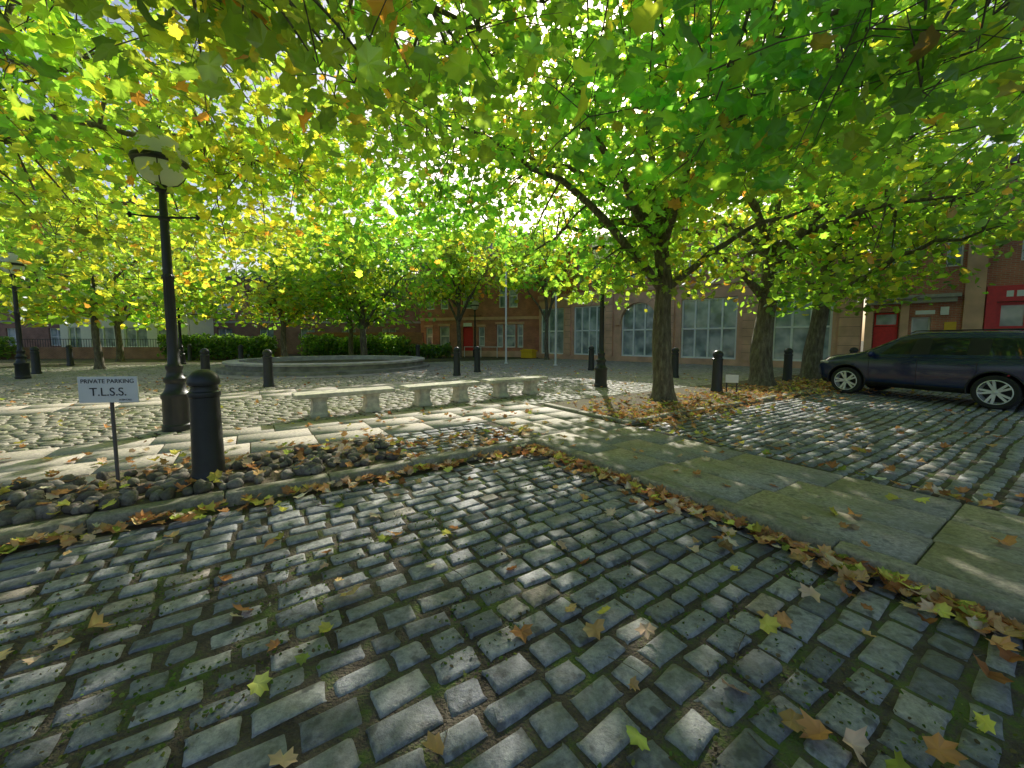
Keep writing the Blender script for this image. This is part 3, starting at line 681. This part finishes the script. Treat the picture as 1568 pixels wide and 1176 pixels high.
# ---------------- car ----------------
def car(x,y,z,ang):
    E=empty('parked_suv_car',(x,y,z),ang)
    paint=simple('navy_car_paint',(.014,.027,.09),.18,var=.02,coat=.6);glass=glassm('car_glass',(.02,.025,.028),.03,spec=.6);blk=simple('black_trim',(.02,.02,.02),.55)
    R=[(2.20,2.27,2.22,.34,.72,.88,.50,.64,.66,.50),(2.15,2.22,2.14,.27,.80,.99,.74,.82,.82,.70),(1.94,1.98,1.9,.26,.92,1.08,.84,.91,.895,.78),(1.5,1.5,1.48,.26,1.0,1.14,.87,.945,.915,.81),(1.2,1.18,1.16,.26,1.04,1.18,.87,.945,.92,.81),
       (1.06,1.03,.44,.26,1.05,1.60,.87,.945,.915,.69),(.95,.92,.33,.26,1.055,1.65,.87,.945,.915,.71),(-.0,-.0,-.04,.26,1.07,1.72,.87,.945,.915,.725),(-.1,-.1,-.14,.26,1.07,1.725,.87,.945,.915,.725),(-.98,-1.0,-1.02,.26,1.085,1.73,.87,.945,.915,.72),
       (-1.1,-1.12,-1.14,.26,1.09,1.73,.87,.945,.915,.715),(-1.75,-1.8,-1.76,.27,1.11,1.71,.86,.93,.9,.70),(-1.92,-1.97,-1.92,.28,1.11,1.69,.84,.915,.885,.68),(-2.14,-2.22,-2.1,.31,1.08,1.6,.8,.88,.86,.64),(-2.22,-2.29,-2.22,.38,1.02,1.3,.66,.76,.78,.58)]
    bm=bmesh.new();rings=[]
    for (xb,xm,xr,zb,zm,zr,wb,wm,wbe,wr) in R:
        xa=(xb+xm)/2
        half=[(xb,0,zb),(xb,wb*.7,zb),(xb,wb,zb+.02),(xb,wm-.012,zb+.15),(xa,wm,.52 if zb<.3 else .5),(xa,wm,zm-.2),(xm,wbe+.006,zm-.03),(xm,wbe-.012,zm),(xr,wr+.035,zr-.07),(xr,wr-.02,zr-.02),(xr,wr-.2,zr+.01),(xr,0,zr+.025)]
        full=half+[(a,-b,c) for a,b,c in reversed(half[1:-1])]
        rings.append([bm.verts.new(p) for p in full])
    n=len(rings[0])
    for i in range(len(rings)-1):
        for k in range(n):
            f=bm.faces.new((rings[i][k],rings[i+1][k],rings[i+1][(k+1)%n],rings[i][(k+1)%n]))
            kk=k if k<11 else n-1-k
            f.smooth=True
            if kk==7 and i in (6,8,10): f.material_index=1
            if i==4 and kk in (9,10,8): f.material_index=1
            if i==12 and kk in (9,10): f.material_index=1
            if kk in (1,2): f.material_index=2
            if i in (7,9) and kk==7: f.material_index=2
    bm.faces.new(rings[0]);bm.faces.new(rings[-1][::-1])
    bmesh.ops.recalc_face_normals(bm,faces=bm.faces[:])
    me=bpy.data.meshes.new('body')
    bm.to_mesh(me);bm.free()
    for m in (paint,glass,blk): me.materials.append(m)
    tmp=bpy.data.objects.new('tmp',me);COL.objects.link(tmp)
    ss_=tmp.modifiers.new('s','SUBSURF');ss_.levels=2;ss_.render_levels=2
    cut=[]
    for xx in (1.42,-1.36):
        bm=bmesh.new();bmesh.ops.create_cone(bm,cap_ends=True,segments=40,radius1=.43,radius2=.43,depth=2.4,matrix=Matrix.Translation((xx,0,.385))@Matrix.Rotation(math.pi/2,4,'X'))
        for f in bm.faces:f.material_index=2
        cm=bpy.data.meshes.new('c');bm.to_mesh(cm);bm.free()
        for m in (paint,glass,blk): cm.materials.append(m)
        co=bpy.data.objects.new('cut',cm);COL.objects.link(co);cut.append(co)
        b=tmp.modifiers.new('b','BOOLEAN');b.object=co;b.operation='DIFFERENCE';b.solver='EXACT'
    dg=bpy.context.evaluated_depsgraph_get();dg.update()
    bme_=bpy.data.meshes.new_from_object(tmp.evaluated_get(dg));bme_.name='body'
    for o in cut+[tmp]: bpy.data.objects.remove(o)
    try: bme_.set_sharp_from_angle(angle=math.radians(35))
    except Exception: pass
    obj('body',bme_,E)
    boxes('underbody',[(-1.9,1.95,-.55,.55,.28,.6)],blk,E)
    silver=simple('alloy',(.8,.8,.82),.35,metal=.3,var=.03);tyre=simple('tyre',(.025,.025,.025),.8,bump=.2)
    tp=[(.24,-.10),(.275,-.115),(.345,-.12),(.37,-.1),(.376,0),(.37,.1),(.345,.12),(.275,.115),(.24,.1)]
    tm=lathe_me('tyre',tp,40,tyre)
    rm=lathe_me('rim',[(.25,.112),(.255,.118),(.272,.114),(.272,.1),(.245,.09),(.23,.02),(.225,-.08)],40,silver)
    dk=lathe_me('brake_disc',[(.225,-.02),(.001,-.02)],40,blk)
    hb=lathe_me('hub',[(.001,.1),(.04,.1),(.065,.085),(.07,.05),(.06,.0)],20,silver)
    bm=bmesh.new()
    for k in range(5):
        for sgn in (-1,1):
            a=2*math.pi*k/5+sgn*.19
            m=Matrix.Rotation(a,4,'Z')@Matrix.Translation((.15,0,.085))@Matrix.Rotation(-.06,4,'Y')@Matrix.Diagonal((.22,.045,.03,1))
            bmesh.ops.create_cube(bm,size=1,matrix=m)
    sp=bpy.data.meshes.new('spokes');bm.to_mesh(sp);bm.free();sp.materials.append(silver)
    for xx in (1.42,-1.36):
        for sy in (1,-1):
            w=bpy.data.objects.new('wheel',None);w.location=(xx,sy*.83,.376);w.rotation_euler=(-sy*math.pi/2,0,0)
            link(w,E)
            for nme,m in (('tyre',tm),('rim',rm),('brake_disc',dk),('hub',hb),('spokes',sp)): obj(nme,m,w)
        for sy in (1,-1):
            curve('arch_trim',[[(xx+.445*math.cos(a),sy*.937,.385+.445*math.sin(a),.018) for a in np.linspace(-.22,math.pi+.22,24)]],blk,E,2)
    for sy in (1,-1):
        L=[]
        for xx,x2 in ((.92,.9),(-.05,-.05),(-1.06,-.95)):
            L.append([(xx,sy*.905,1.06,.004),(xx+.0,sy*.936,.98,.004),(xx,sy*.946,.8,.004),(x2,sy*.946,.5,.004),(x2,sy*.93,.38,.004)])
        L.append([(.9,sy*.932,.39,.004),(-.9,sy*.932,.39,.004)])
        curve('door_gaps',L,blk,E,1)
        curve('window_trim',[[(.88,sy*.902,1.07,.006),(-.1,sy*.904,1.085,.006),(-1.1,sy*.905,1.10,.006),(-1.8,sy*.89,1.12,.006)]],blk,E,1)
        boxes('door_handles',[(.02,.24,min(sy*.94,sy*.97),max(sy*.94,sy*.97),.92,.945),(-.94,-.74,min(sy*.94,sy*.97),max(sy*.94,sy*.97),.94,.965)],paint,E,.008)
        bm=bmesh.new();bmesh.ops.create_uvsphere(bm,u_segments=16,v_segments=10,radius=1,matrix=Matrix.Translation((.84,sy*1.03,1.15))@Matrix.Diagonal((.07,.13,.09,1)))
        for f in bm.faces:f.smooth=True
        mm=bpy.data.meshes.new('mirror');bm.to_mesh(mm);bm.free();mm.materials.append(paint);obj('mirror',mm,E)
        bm=bmesh.new();bmesh.ops.create_uvsphere(bm,u_segments=16,v_segments=10,radius=1,matrix=Matrix.Translation((2.03,sy*.78,.87))@Matrix.Rotation(sy*-.5,4,'Z')@Matrix.Diagonal((.2,.085,.065,1)))
        for f in bm.faces:f.smooth=True
        mm=bpy.data.meshes.new('headlight');bm.to_mesh(mm);bm.free();mm.materials.append(glassm('headlight_lens',(.45,.47,.5),.08));obj('headlight',mm,E)
        curve('roof_rail',[[(.2,sy*.68,1.69,.012),(.1,sy*.69,1.745,.016),(-1.6,sy*.685,1.76,.016),(-1.75,sy*.68,1.71,.012)]],blk,E,2)
car(10.9,10.15,-.035,math.atan2(.917,-.40))
# ---------------- light ----------------
az=math.radians(9.8);el=math.radians(30.3)
d=Vector((math.sin(az)*math.cos(el),math.cos(az)*math.cos(el),math.sin(el)))
sl=bpy.data.lights.new('sun','SUN');sl.energy=5;sl.angle=math.radians(.53);sl.color=(1,.95,.86)
so=bpy.data.objects.new('sun',sl);so.rotation_euler=(-d).to_track_quat('-Z','Y').to_euler();link(so)
w=bpy.data.worlds.new('World');scene.world=w;w.use_nodes=True;nt=w.node_tree
sk=nt.nodes.new('ShaderNodeTexSky');sk.sky_type='NISHITA';sk.sun_disc=False;sk.sun_elevation=el;sk.sun_rotation=az;sk.dust_density=3.0
bg=nt.nodes['Background'];bg.inputs['Strength'].default_value=.15;nt.links.new(sk.outputs[0],bg.inputs['Color'])
# ---------------- camera ----------------
cam=bpy.data.cameras.new('camera');cam.sensor_width=36;cam.lens=600/1568*36;cam.shift_y=-21/1568;cam.clip_start=.05;cam.clip_end=1500
co=bpy.data.objects.new('camera',cam);co.location=(0,0,1.5);co.rotation_euler=(math.radians(90-4.5),0,0);link(co);scene.camera=co
